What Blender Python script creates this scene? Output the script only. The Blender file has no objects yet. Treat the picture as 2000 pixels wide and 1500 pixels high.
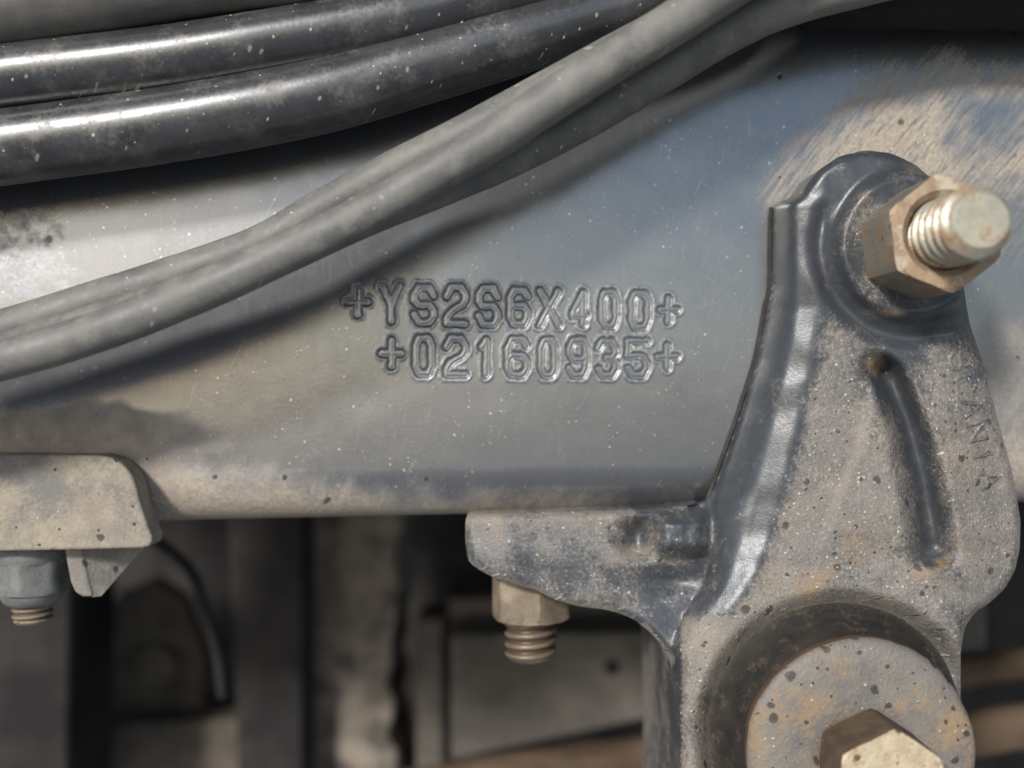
import bpy, math, random
import numpy as np
from mathutils import Vector, geometry as mgeo

random.seed(4)
rng = np.random.default_rng(11)
scene = bpy.context.scene
COL = scene.collection

# ------------------------------------------------------------------ camera, world, sun, exposure
# 1 "px" of length = 0.1 mm.  The stamped face of the rail is the plane y = 0, the camera stands 190 mm in front.
S = 1e-4
DCAM = 1900.0
cam_d = bpy.data.cameras.new('camera')
cam = bpy.data.objects.new('camera', cam_d)
COL.objects.link(cam)
cam.location = (0, -DCAM * S, 0)
cam.rotation_euler = (math.radians(90), 0, 0)
cam_d.sensor_width = 36
cam_d.lens = 36 * DCAM / 2000
cam_d.clip_start = 0.005
cam_d.clip_end = 500
cam_d.dof.use_dof = True
cam_d.dof.focus_distance = 0.176
cam_d.dof.aperture_fstop = cam_d.lens / 4.7
scene.camera = cam

SUN = Vector((-0.52, -1.0, 0.52)).normalized()       # towards the sun
elev = math.asin(SUN.z)
w = bpy.data.worlds.new('World')
scene.world = w
w.use_nodes = True
nt = w.node_tree
bgn = nt.nodes['Background']
sky = nt.nodes.new('ShaderNodeTexSky')
sky.sky_type = 'NISHITA'
sky.sun_disc = False
sky.sun_elevation = elev
sky.sun_rotation = math.atan2(SUN.x, SUN.y)
sky.dust_density = 0.6
sky.air_density = 0.8
sky.ozone_density = 0.3
nt.links.new(sky.outputs[0], bgn.inputs[0])
bgn.inputs[1].default_value = 0.12
sl = bpy.data.lights.new('sun', 'SUN')
sl.energy = 2.9
sl.angle = math.radians(7)
sl.color = (1.0, 0.975, 0.945)
so = bpy.data.objects.new('sun', sl)
COL.objects.link(so)
so.rotation_euler = SUN.to_track_quat('Z', 'Y').to_euler()
vs = scene.view_settings
vs.view_transform = 'Standard'
vs.look = 'None'
vs.exposure = 0.2
vs.gamma = 1
scene.cycles.use_denoising = True
scene.cycles.max_bounces = 6

# ------------------------------------------------------------------ helpers
def W(px, py, h=0.0):
    """photo position + height above the rail face (all in 0.1 mm) -> point in metres"""
    px = np.asarray(px, float); py = np.asarray(py, float); h = np.asarray(h, float) + 0 * px
    k = (DCAM - h) / DCAM
    return np.stack([(px - 1000) * S * k, -h * S, (750 - py) * S * k], -1)

def real(r, h):
    return r * S * (DCAM - h) / DCAM

def smooth(t):
    t = np.clip(t, 0, 1)
    return t * t * (3 - 2 * t)

def _hash(ix, iy, s):
    v = np.sin(ix * 127.1 + iy * 311.7 + s * 74.7) * 43758.5453
    return v - np.floor(v)

def vnoise(x, y, s=0):
    x0 = np.floor(x); y0 = np.floor(y)
    fx = smooth(x - x0); fy = smooth(y - y0)
    a = _hash(x0, y0, s); b = _hash(x0 + 1, y0, s); c = _hash(x0, y0 + 1, s); d = _hash(x0 + 1, y0 + 1, s)
    return (a * (1 - fx) + b * fx) * (1 - fy) + (c * (1 - fx) + d * fx) * fy

def fbm(x, y, s=0, o=4):
    t = 0; a = 1; n = 0
    for i in range(o):
        t = t + a * vnoise(x * 2 ** i, y * 2 ** i, s + i * 3.1); n += a; a *= 0.5
    return t / n

def seg_dist(px, py, poly, closed=False):
    P = np.asarray(poly, float)
    Q = np.roll(P, -1, 0) if closed else P[1:]
    P = P if closed else P[:-1]
    best = np.full(np.shape(px), 1e9)
    for a, b in zip(P, Q):
        d = b - a
        L = max(d @ d, 1e-9)
        t = np.clip(((px - a[0]) * d[0] + (py - a[1]) * d[1]) / L, 0, 1)
        best = np.minimum(best, np.hypot(px - a[0] - t * d[0], py - a[1] - t * d[1]))
    return best

def inside(px, py, poly):
    P = np.asarray(poly, float); r = np.zeros(np.shape(px), bool)
    for a, b in zip(P, np.roll(P, -1, 0)):
        c = (a[1] > py) != (b[1] > py)
        with np.errstate(divide='ignore', invalid='ignore'):
            r ^= c & (px < (b[0] - a[0]) * (py - a[1]) / (b[1] - a[1]) + a[0])
    return r

def catmull(pts, n=12):
    P = [np.asarray(p, float) for p in pts]
    P = [2 * P[0] - P[1]] + P + [2 * P[-1] - P[-2]]
    out = []
    for i in range(1, len(P) - 2):
        for j in range(n):
            t = j / n
            out.append(0.5 * (2 * P[i] + (P[i + 1] - P[i - 1]) * t + (2 * P[i - 1] - 5 * P[i] + 4 * P[i + 1] - P[i + 2]) * t * t
                              + (3 * P[i] - 3 * P[i + 1] + P[i + 2] - P[i - 1]) * t ** 3))
    out.append(P[-2])
    return np.array(out)

def root(name, label, cat, loc=(0, 0, 0), group=None):
    o = bpy.data.objects.new(name, None)
    COL.objects.link(o)
    o.location = loc
    o.empty_display_size = 0.01
    o['label'] = label; o['category'] = cat
    if group: o['group'] = group
    return o

def tag(o, label=None, cat=None, group=None, kind=None):
    for k, v in (('label', label), ('category', cat), ('group', group), ('kind', kind)):
        if v: o[k] = v
    return o

def origin(p):
    v = Vector((0, 0, 0))
    while p is not None:
        v += p.location; p = p.parent
    return v

def obj(name, V, F, m, parent=None, sharp=40, attrs=None, bevel=None, origin_at=None):
    V = np.asarray(V, float)
    off = np.array(origin(parent)) if parent is not None else np.array(origin_at if origin_at is not None else (0, 0, 0))
    me = bpy.data.meshes.new(name)
    me.from_pydata((V - off).tolist(), [], [list(f) for f in F] if not isinstance(F, np.ndarray) else F.tolist())
    me.materials.append(m)
    me.shade_smooth()
    if sharp: me.set_sharp_from_angle(angle=math.radians(sharp))
    for k, a in (attrs or {}).items():
        at = me.attributes.new(k, 'FLOAT', 'POINT')
        at.data.foreach_set('value', np.asarray(a, np.float32))
    o = bpy.data.objects.new(name, me)
    COL.objects.link(o)
    if parent is not None: o.parent = parent
    elif origin_at is not None: o.location = origin_at
    if bevel:
        b = o.modifiers.new('bevel', 'BEVEL'); b.width = bevel * S; b.segments = 3; b.limit_method = 'ANGLE'
        b.angle_limit = math.radians(35); b.harden_normals = False
    return o

def grid_faces(nu, nv, wrap_u=False, flip=False):
    i = np.arange(nv - 1)[:, None] * nu; j = np.arange(nu if wrap_u else nu - 1)[None]
    j2 = (j + 1) % nu
    f = np.stack([i + j, i + j2, i + nu + j2, i + nu + j], -1).reshape(-1, 4)
    return f[:, ::-1] if flip else f

def tube(P, R, n=36, wob=0.0, seed=0, flat=1.0):
    """sweep along points P (metres) with radii R (metres)"""
    P = np.asarray(P); R = np.asarray(R) + 0 * P[:, 0]
    T = np.gradient(P, axis=0); T /= np.linalg.norm(T, axis=1)[:, None]
    up = np.array([0, -1.0, 0])
    th = np.linspace(0, 2 * np.pi, n, endpoint=False)
    V = []
    s = np.concatenate([[0], np.cumsum(np.linalg.norm(np.diff(P, axis=0), axis=1))]) / S
    for i in range(len(P)):
        a = up - T[i] * (up @ T[i]); a /= np.linalg.norm(a); b = np.cross(T[i], a)
        r = R[i] * (1 + wob * (fbm(s[i] / 60 + 0 * th, 3 + 1.2 * np.cos(th) + 9, seed) - 0.5 + 0.6 * (fbm(s[i] / 260 + 0 * th, 7 + np.sin(th), seed + 5) - 0.5)))
        V.append(P[i] + np.cos(th)[:, None] * a * r[:, None] * flat + np.sin(th)[:, None] * b * r[:, None])
    V = np.concatenate(V)
    F = [tuple(f) for f in grid_faces(n, len(P), True)]
    F.append(tuple(range(n))[::-1]); F.append(tuple(range(len(V) - n, len(V))))
    return V, F

def lathe(prof, c, axis, n=64, wob=None, helix=None, arc=None):
    """prof: list of (r, z) in metres, axis a unit vector"""
    ax = Vector(axis).normalized(); q = ax.to_track_quat('Z', 'Y')
    ex = np.array(q @ Vector((1, 0, 0))); ey = np.array(q @ Vector((0, 1, 0))); ez = np.array(ax)
    th = np.linspace(0, 2 * np.pi, n, endpoint=False)
    V = []
    for k, (r, z) in enumerate(prof):
        rr = r + 0 * th; zz = z + 0 * th
        if wob: rr, zz = wob(th, rr, zz, k)
        V.append(np.array(c) + np.cos(th)[:, None] * rr[:, None] * ex + np.sin(th)[:, None] * rr[:, None] * ey + zz[:, None] * ez)
    V = np.concatenate(V)
    F = [tuple(f) for f in grid_faces(n, len(prof), True)]
    if prof[-1][0] > 1e-7: F.append(tuple(range(len(V) - n, len(V))))
    return V, F

def thread(c, axis, r, pitch, L, depth, cham, n=56, wear=0.0, seed=0, phase=0.0):
    ax = Vector(axis).normalized(); q = ax.to_track_quat('Z', 'Y')
    ex = np.array(q @ Vector((1, 0, 0))); ey = np.array(q @ Vector((0, 1, 0))); ez = np.array(ax)
    nz = int(L / pitch * 14); valley = []
    th = np.linspace(0, 2 * np.pi, n, endpoint=False)
    V = []
    zs = list(np.linspace(0, L, nz))
    for z in zs:
        u = (z / pitch - th / (2 * np.pi) + phase) % 1.0
        tri = np.abs(u - 0.5) * 2
        tri = smooth(np.clip((tri - 0.12) / 0.72, 0, 1))
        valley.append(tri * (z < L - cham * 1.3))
        dd = depth * (1 - wear * fbm(th * 2 + 0.1, z / pitch + 0 * th, seed))
        rr = r - dd * tri
        lim = r - max(0, z - (L - cham)) * 1.0
        rr = np.minimum(rr, lim) * (1 + 0.012 * (fbm(np.cos(th) * 3 + 5, np.sin(th) * 3 + z / pitch * 2, seed + 2) - 0.5))
        V.append(np.array(c) + np.cos(th)[:, None] * rr[:, None] * ex + np.sin(th)[:, None] * rr[:, None] * ey + z * ez)
    rend = r - cham
    for f, dz in ((0.93, 0.02), (0.5, 0.03), (0.02, 0.03)):
        rr = rend * f
        V.append(np.array(c) + np.cos(th)[:, None] * rr * ex + np.sin(th)[:, None] * rr * ey + (L + dz * cham) * ez)
    V = np.concatenate(V)
    F = [tuple(f) for f in grid_faces(n, nz + 3, True)]
    F.append(tuple(range(len(V) - n, len(V))))
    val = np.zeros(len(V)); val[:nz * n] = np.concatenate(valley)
    return V, F, {'valley': val}

def hexnut(c, axis, spin, R, H, rin, n=96, rnd=0.06, both=True, rc=0.9, cap=False, seed=0):
    """hexagonal nut with chamfered corners; R across-corner radius"""
    ax = Vector(axis).normalized(); q = ax.to_track_quat('Z', 'Y')
    ex = np.array(q @ Vector((1, 0, 0))); ey = np.array(q @ Vector((0, 1, 0))); ez = np.array(ax)
    th = np.linspace(0, 2 * np.pi, n, endpoint=False) + spin
    apo = R * math.cos(math.pi / 6)
    m = (np.linspace(0, 2 * np.pi, n, endpoint=False) + math.pi / 6) % (math.pi / 3) - math.pi / 6   # corner at 0
    rh = apo / np.cos(np.abs(m) - math.pi / 6)
    rh = rh - rnd * R * np.exp(-(m / 0.07) ** 2) * 0.5
    zc = np.maximum(0, rh - rc * R) * 0.62
    rt = np.minimum(rh, rc * R)
    rings = []
    if both: rings += [(rt * 0.99, 0 * th), (rh, zc)]
    else: rings += [(rh, 0 * th)]
    for f in (0.25, 0.5, 0.75):
        rings.append((rh, zc * 0 + f * H))
    rings += [(rh * 0.998, H - zc - 0.012 * R), (np.minimum(rh, rc * R * 1.0) * 0.992, H + 0 * th)]
    if cap:
        rings += [(rt * 0.6, H + 0 * th), (rt * 0.02, H + 0 * th)]
    else:
        rings += [(0 * th + rin * 1.16, H + 0 * th), (0 * th + rin * 0.98, H - 0.16 * rin + 0 * th), (0 * th + rin * 0.94, H - 0.6 * rin + 0 * th)]
    V = []
    for k, (r, z) in enumerate(rings):
        jz = (fbm(th * 1.7 + 3, z / R * 3 + k, seed) - 0.5) * 0.02 * R
        V.append(np.array(c) + np.cos(th)[:, None] * (r + jz)[:, None] * ex + np.sin(th)[:, None] * (r + jz)[:, None] * ey + (z + jz * 0.5)[:, None] * ez)
    V = np.concatenate(V)
    F = [tuple(f) for f in grid_faces(n, len(rings), True)]
    return V, F

def prism(outline, hf, hb):
    n = len(outline)
    o = np.asarray(outline, float)
    hf = np.zeros(n) + hf
    A = W(o[:, 0], o[:, 1], hf)
    B = A.copy(); B[:, 1] = -hb * S
    area = np.sum(o[:, 0] * np.roll(o[:, 1], -1) - np.roll(o[:, 0], -1) * o[:, 1])
    V = np.concatenate([A, B])
    F = [tuple(range(n)), tuple(range(2 * n - 1, n - 1, -1))]
    for i in range(n):
        j = (i + 1) % n
        F.append((i, n + i, n + j, j))
    if area > 0:
        F = [f[::-1] for f in F]
    return V, F

# ------------------------------------------------------------------ materials
class NB:
    """small node builder"""
    def __init__(s, name):
        s.m = bpy.data.materials.new(name); s.m.use_nodes = True
        s.t = s.m.node_tree; s.b = s.t.nodes['Principled BSDF']
        g = s.t.nodes.new('ShaderNodeNewGeometry')
        s.pos = s.vmath('SCALE', g.outputs['Position'], scale=1 / S)
    def link(s, a, b): s.t.links.new(a, b)
    def val(s, sock, v):
        if isinstance(v, bpy.types.NodeSocket): s.link(v, sock)
        else: sock.default_value = v
    def vmath(s, op, a, b=None, scale=None):
        n = s.t.nodes.new('ShaderNodeVectorMath'); n.operation = op
        s.val(n.inputs[0], a)
        if b is not None: s.val(n.inputs[1], b)
        if scale is not None: n.inputs['Scale'].default_value = scale
        return n.outputs[0]
    def math(s, op, a, b=0.0, c=None, clamp=False):
        n = s.t.nodes.new('ShaderNodeMath'); n.operation = op; n.use_clamp = clamp
        s.val(n.inputs[0], a); s.val(n.inputs[1], b)
        if c is not None: s.val(n.inputs[2], c)
        return n.outputs[0]
    def mp(s, v, scale=(1, 1, 1), rot=(0, 0, 0), loc=(0, 0, 0)):
        if tuple(rot) != (0, 0, 0):
            q = s.t.nodes.new('ShaderNodeMapping'); q.inputs['Rotation'].default_value = rot
            s.link(v, q.inputs[0]); v = q.outputs[0]
        n = s.t.nodes.new('ShaderNodeMapping')
        n.inputs['Scale'].default_value = scale; n.inputs['Location'].default_value = loc
        s.link(v, n.inputs[0]); return n.outputs[0]
    def noise(s, scale, detail=4, rough=0.55, v=None, dist=0.0):
        n = s.t.nodes.new('ShaderNodeTexNoise')
        n.inputs['Scale'].default_value = scale; n.inputs['Detail'].default_value = detail
        n.inputs['Roughness'].default_value = rough; n.inputs['Distortion'].default_value = dist
        s.link(v if v is not None else s.pos, n.inputs['Vector']); return n.outputs['Fac']
    def noise_col(s, scale):
        n = s.t.nodes.new('ShaderNodeTexNoise'); n.inputs['Scale'].default_value = scale; n.inputs['Detail'].default_value = 2
        s.link(s.pos, n.inputs['Vector']); return n.outputs['Color']
    def step(s, v, lo, hi, a=0.0, b=1.0):
        n = s.t.nodes.new('ShaderNodeMapRange'); n.interpolation_type = 'SMOOTHSTEP'
        s.val(n.inputs[0], v); s.val(n.inputs[1], lo); s.val(n.inputs[2], hi)
        n.inputs[3].default_value = a; n.inputs[4].default_value = b
        return n.outputs[0]
    def mix(s, f, a, b):
        n = s.t.nodes.new('ShaderNodeMix'); n.data_type = 'RGBA'
        s.val(n.inputs[0], f)
        for sock, v in ((n.inputs[6], a), (n.inputs[7], b)):
            if isinstance(v, bpy.types.NodeSocket): s.link(v, sock)
            else: sock.default_value = (*v, 1)
        return n.outputs[2]
    def dots(s, cell, size, keep, loc=(0, 0, 0), warp=True):
        """scattered round specks: cell size and radius in 0.1 mm, keep = share of cells that carry one"""
        n = s.t.nodes.new('ShaderNodeTexVoronoi'); n.voronoi_dimensions = '2D'
        n.inputs['Scale'].default_value = 1.0 / cell
        sp = s.t.nodes.new('ShaderNodeSeparateXYZ'); s.link(s.pos, sp.inputs[0])
        cb = s.t.nodes.new('ShaderNodeCombineXYZ')
        s.link(s.math('MULTIPLY_ADD', sp.outputs[1], 0.8, s.math('ADD', sp.outputs[0], loc[0] * 31.7)), cb.inputs[0])
        s.link(s.math('MULTIPLY_ADD', sp.outputs[1], 0.45, s.math('ADD', sp.outputs[2], loc[1] * 17.3)), cb.inputs[1])
        v = s.vmath('ADD', cb.outputs[0], s.vmath('SCALE', s.noise_col(0.05), scale=size * 1.2)) if warp else cb.outputs[0]
        s.link(v, n.inputs['Vector'])
        sep = s.t.nodes.new('ShaderNodeSeparateColor'); s.link(n.outputs['Color'], sep.inputs[0])
        on = s.math('LESS_THAN', sep.outputs[0], keep)
        rad = s.math('MULTIPLY_ADD', s.math('POWER', sep.outputs[1], 3.0), size / cell * 1.0, size / cell * 0.26)
        d = s.math('DIVIDE', n.outputs['Distance'], rad)
        return s.math('MULTIPLY', s.step(d, 0.55, 1.05, 1.0, 0.0), on)
    def attr(s, name):
        n = s.t.nodes.new('ShaderNodeAttribute'); n.attribute_name = name; return n.outputs['Fac']
    def bump(s, h, strength, dist, normal=None):
        n = s.t.nodes.new('ShaderNodeBump'); s.val(n.inputs['Strength'], strength); n.inputs['Distance'].default_value = dist * S
        s.link(h, n.inputs['Height'])
        if normal is not None: s.link(normal, n.inputs['Normal'])
        return n.outputs[0]
    def done(s, col, rough, metal=0.0, normal=None, spec=0.5, coat=0.0):
        s.val(s.b.inputs['Base Color'], col if isinstance(col, bpy.types.NodeSocket) else (*col, 1))
        s.val(s.b.inputs['Roughness'], rough); s.val(s.b.inputs['Metallic'], metal)
        s.val(s.b.inputs['Specular IOR Level'], spec)
        if coat: s.b.inputs['Coat Weight'].default_value = coat; s.b.inputs['Coat Roughness'].default_value = 0.18
        if normal is not None: s.link(normal, s.b.inputs['Normal'])
        return s.m

TAN = (0.42, 0.335, 0.24)

def mat_rail():
    n = NB('rail_paint')
    big = n.noise(0.0035, 4); mid = n.noise(0.02, 5); fine = n.noise(0.12, 4)
    col = n.mix(big, (0.208, 0.214, 0.224), (0.28, 0.285, 0.292))
    vf = n.noise(0.4, 3, 0.7)
    col = n.mix(n.step(mid, 0.4, 0.75), col, (0.265, 0.268, 0.272))
    col = n.mix(n.step(vf, 0.5, 0.72, 0, 0.35), col, (0.39, 0.40, 0.42))
    col = n.mix(n.step(vf, 0.5, 0.3, 0, 0.35), col, (0.14, 0.145, 0.15))
    # dust lying in slanting brushed streaks
    st = n.noise(1.0, 5, 0.6, v=n.mp(n.pos, scale=(0.016, 0.03, 0.13), rot=(0, math.radians(52), 0)))
    st2 = n.noise(1.0, 3, 0.6, v=n.mp(n.pos, scale=(0.006, 0.02, 0.05), rot=(0, math.radians(58), 0), loc=(31, 5, 9)))
    d = n.attr('dust')
    e = n.math('ADD', n.math('MULTIPLY', n.math('MULTIPLY', n.math('ADD', st, -0.5), 1.25), n.math('MULTIPLY_ADD', n.attr('streak'), 0.8, 0.2)), n.math('MULTIPLY', n.math('ADD', mid, -0.5), 0.55))
    e = n.math('ADD', e, n.math('MULTIPLY', n.math('ADD', st2, -0.5), 0.5))
    df = n.step(n.math('ADD', d, n.math('MULTIPLY', e, n.step(d, 0.02, 0.25))), 0.04, 1.3)
    dcol = n.mix(n.step(fine, 0.3, 0.7), (0.34, 0.275, 0.20), (0.50, 0.42, 0.32))
    dcol = n.mix(n.step(vf, 0.55, 0.75, 0, 0.6), dcol, (0.60, 0.53, 0.43))
    dcol = n.mix(n.math('MULTIPLY', n.step(st, 0.48, 0.34, 0, 0.9), n.attr('streak')), dcol, (0.13, 0.11, 0.085))
    col = n.mix(n.math('MULTIPLY', df, 0.92), col, dcol)
    br = n.attr('brown')
    bf = n.step(n.math('ADD', br, n.math('MULTIPLY', n.math('ADD', mid, -0.5), 0.8)), 0.1, 0.9)
    col = n.mix(n.math('MULTIPLY', bf, 0.85), col, n.mix(n.step(mid, 0.35, 0.65), (0.30, 0.24, 0.19), (0.43, 0.355, 0.285)))
    pl = n.attr('pale')
    pf = n.step(n.math('ADD', pl, n.math('MULTIPLY', n.math('ADD', n.noise(0.035, 6, 0.65), -0.5), 1.3)), 0.25, 0.9)
    col = n.mix(n.math('MULTIPLY', pf, 0.8), col, n.mix(n.step(fine, 0.4, 0.65), (0.34, 0.345, 0.35), (0.50, 0.505, 0.51)))
    # rims of the stamped characters
    rim = n.attr('rim')
    rf = n.step(n.math('MULTIPLY', rim, n.step(n.noise(0.11, 5, 0.65), 0.30, 0.66)), 0.15, 0.8)
    col = n.mix(n.math('MULTIPLY', rf, 0.45), col, (0.42, 0.405, 0.35))
    col = n.mix(n.math('MULTIPLY', n.attr('grime'), 0.35), col, n.mix(n.step(fine, 0.35, 0.65), (0.10, 0.105, 0.11), (0.18, 0.18, 0.175)))
    # scratches, specks, dark grit
    # fine hand-brushed marks
    bm = n.noise(1.0, 3, 0.6, v=n.mp(n.pos, scale=(0.30, 0.05, 0.014), rot=(0, math.radians(-14), 0), loc=(3, 1, 8)))
    bq = n.math('MULTIPLY', n.step(bm, 0.56, 0.72), n.step(n.noise(0.0055, 3, v=n.mp(n.pos, loc=(210, 0, 33))), 0.42, 0.60))
    col = n.mix(n.math('MULTIPLY', bq, 0.35), col, (0.44, 0.44, 0.44))
    sc = n.noise(1.0, 2, 0.5, v=n.mp(n.pos, scale=(0.0035, 0.05, 0.22), rot=(0, math.radians(14), 0)))
    scm = n.math('MULTIPLY', n.step(sc, 0.71, 0.78), n.step(n.noise(0.005, 2), 0.5, 0.62))
    col = n.mix(n.math('MULTIPLY', scm, 0.35), col, (0.42, 0.42, 0.40))
    for rr, lc in ((62, 11), (-35, 47), (86, 83)):
        q = n.noise(1.0, 2, 0.5, v=n.mp(n.pos, scale=(0.007, 0.05, 0.35), rot=(0, math.radians(rr), 0), loc=(lc, lc, 0)))
        qm = n.math('MULTIPLY', n.step(q, 0.66, 0.76), n.step(n.noise(0.006, 2, v=n.mp(n.pos, loc=(lc * 9, 0, lc * 5))), 0.48, 0.62))
        col = n.mix(n.math('MULTIPLY', qm, 0.75), col, (0.50, 0.50, 0.49))
    sp = n.math('MULTIPLY', n.dots(14, 2.6, 0.16), n.step(n.noise(0.008, 3), 0.42, 0.6))
    cl = n.dots(7, 2.4, 0.40, loc=(13, 7, 3))
    cl = n.math('MULTIPLY', cl, n.step(n.noise(0.018, 3), 0.57, 0.68))
    sp = n.math('MAXIMUM', sp, cl)
    sp = n.math('MAXIMUM', sp, n.dots(120, 5.5, 0.10, loc=(3, 77, 3)))
    col = n.mix(n.math('MULTIPLY', sp, 0.8), col, (0.70, 0.69, 0.63))
    gr = n.dots(46, 6.5, n.math('MULTIPLY_ADD', n.math('MAXIMUM', df, bf), 0.24, 0.012), loc=(40, 2, 9))
    col = n.mix(n.math('MULTIPLY', gr, 0.85), col, (0.06, 0.045, 0.035))
    anyd = n.math('MAXIMUM', n.math('MAXIMUM', df, bf), n.math('MULTIPLY', pf, 0.85))
    anyd = n.math('MAXIMUM', anyd, n.math('MULTIPLY', rf, 0.45))
    grime = n.attr('grime')
    anyd = n.math('MAXIMUM', anyd, n.math('MULTIPLY', grime, 0.22))
    br_ = n.noise(1.0, 3, 0.6, v=n.mp(n.pos, scale=(0.35, 0.05, 0.012), rot=(0, math.radians(8), 0)))
    rough = n.math('ADD', n.math('MULTIPLY_ADD', anyd, 0.45, 0.17), n.math('MULTIPLY', br_, 0.12))
    rough = n.math('ADD', rough, n.math('MULTIPLY', grime, 0.10))
    metal = n.math('MULTIPLY_ADD', anyd, -0.95, 0.76, clamp=True)
    h = n.math('ADD', n.math('MULTIPLY', fine, 0.5), n.math('MULTIPLY', br_, 0.10))
    h = n.math('ADD', h, n.math('MULTIPLY', vf, 0.22))
    h = n.math('ADD', h, n.math('MULTIPLY', n.math('MULTIPLY', n.math('MULTIPLY', st, n.attr('streak')), df), 2.4))
    h = n.math('ADD', h, n.math('MULTIPLY', n.math('MULTIPLY', n.noise(0.25, 3), anyd), 0.9))
    h = n.math('ADD', h, n.math('MULTIPLY', n.math('SUBTRACT', sp, gr), 0.8))
    return n.done(col, rough, metal, n.bump(h, n.math('MULTIPLY_ADD', anyd, 0.22, 0.085), 2.5), spec=0.6)

def mat_cast():
    """painted casting under road dust"""
    n = NB('cast_iron_paint')
    big = n.noise(0.006, 5, 0.6); mid = n.noise(0.03, 5, 0.6); fine = n.noise(0.15, 5, 0.65)
    col = n.mix(mid, (0.038, 0.043, 0.05), (0.07, 0.076, 0.082))
    d = n.attr('dust')
    e = n.math('ADD', n.math('MULTIPLY', n.math('ADD', n.noise(0.011, 6, 0.68), -0.5), 1.7), n.math('MULTIPLY', n.math('ADD', fine, -0.5), 1.1))
    e = n.math('ADD', e, n.math('MULTIPLY', n.math('ADD', mid, -0.5), 0.6))
    vf = n.noise(0.38, 3, 0.75)
    e = n.math('ADD', e, n.math('MULTIPLY', n.math('ADD', vf, -0.5), 0.7))
    df = n.step(n.math('ADD', d, e), 0.1, 0.95)
    dcol = n.mix(n.step(big, 0.35, 0.65), (0.235, 0.21, 0.183), (0.345, 0.29, 0.228))
    dcol = n.mix(n.step(fine, 0.52, 0.72), dcol, (0.43, 0.385, 0.32))
    dcol = n.mix(n.step(vf, 0.56, 0.74, 0, 0.6), dcol, (0.56, 0.53, 0.47))
    dcol = n.mix(n.step(vf, 0.44, 0.28, 0, 0.5), dcol, (0.15, 0.135, 0.12))
    col = n.mix(n.math('MULTIPLY', df, 0.9), col, dcol)
    r = n.attr('rust')
    rf = n.step(n.math('ADD', r, n.math('MULTIPLY', n.math('ADD', mid, -0.5), 1.2)), 0.3, 0.8)
    rf = n.math('MAXIMUM', rf, n.math('MULTIPLY', n.step(n.noise(0.014, 6, 0.7, v=n.mp(n.pos, loc=(90, 3, 8))), 0.60, 0.74), 0.55))
    col = n.mix(n.math('MULTIPLY', rf, 0.8), col, n.mix(fine, (0.24, 0.15, 0.08), (0.42, 0.31, 0.19)))
    pit = n.dots(40, 9.0, 0.34, loc=(5, 6, 7))
    pit = n.math('MAXIMUM', pit, n.dots(15, 3.8, 0.24, loc=(15, 61, 17)))
    pit = n.math('MULTIPLY', pit, n.step(df, 0.1, 0.5))
    col = n.mix(n.math('MULTIPLY', pit, 0.85), col, (0.055, 0.045, 0.04))
    sp = n.math('MULTIPLY', n.dots(9, 2.6, 0.30, loc=(9, 9, 1)), n.step(df, 0.02, 0.35))
    col = n.mix(n.math('MULTIPLY', sp, 0.7), col, (0.66, 0.63, 0.56))  # small glints put into the colour as pale dots
    rough = n.math('MULTIPLY_ADD', df, 0.28, 0.33)
    rough = n.math('ADD', rough, n.math('MULTIPLY', n.math('ADD', fine, -0.5), 0.3))
    h = n.math('ADD', n.math('MULTIPLY', fine, 1.3), n.math('MULTIPLY', mid, 1.2))
    h = n.math('ADD', h, n.math('MULTIPLY', vf, 0.9))
    h = n.math('ADD', h, n.math('MULTIPLY', n.math('SUBTRACT', sp, pit), 0.9))
    return n.done(col, rough, 0.0, n.bump(h, n.math('MULTIPLY_ADD', df, 0.45, 0.13), 4.0), spec=0.75)

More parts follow.
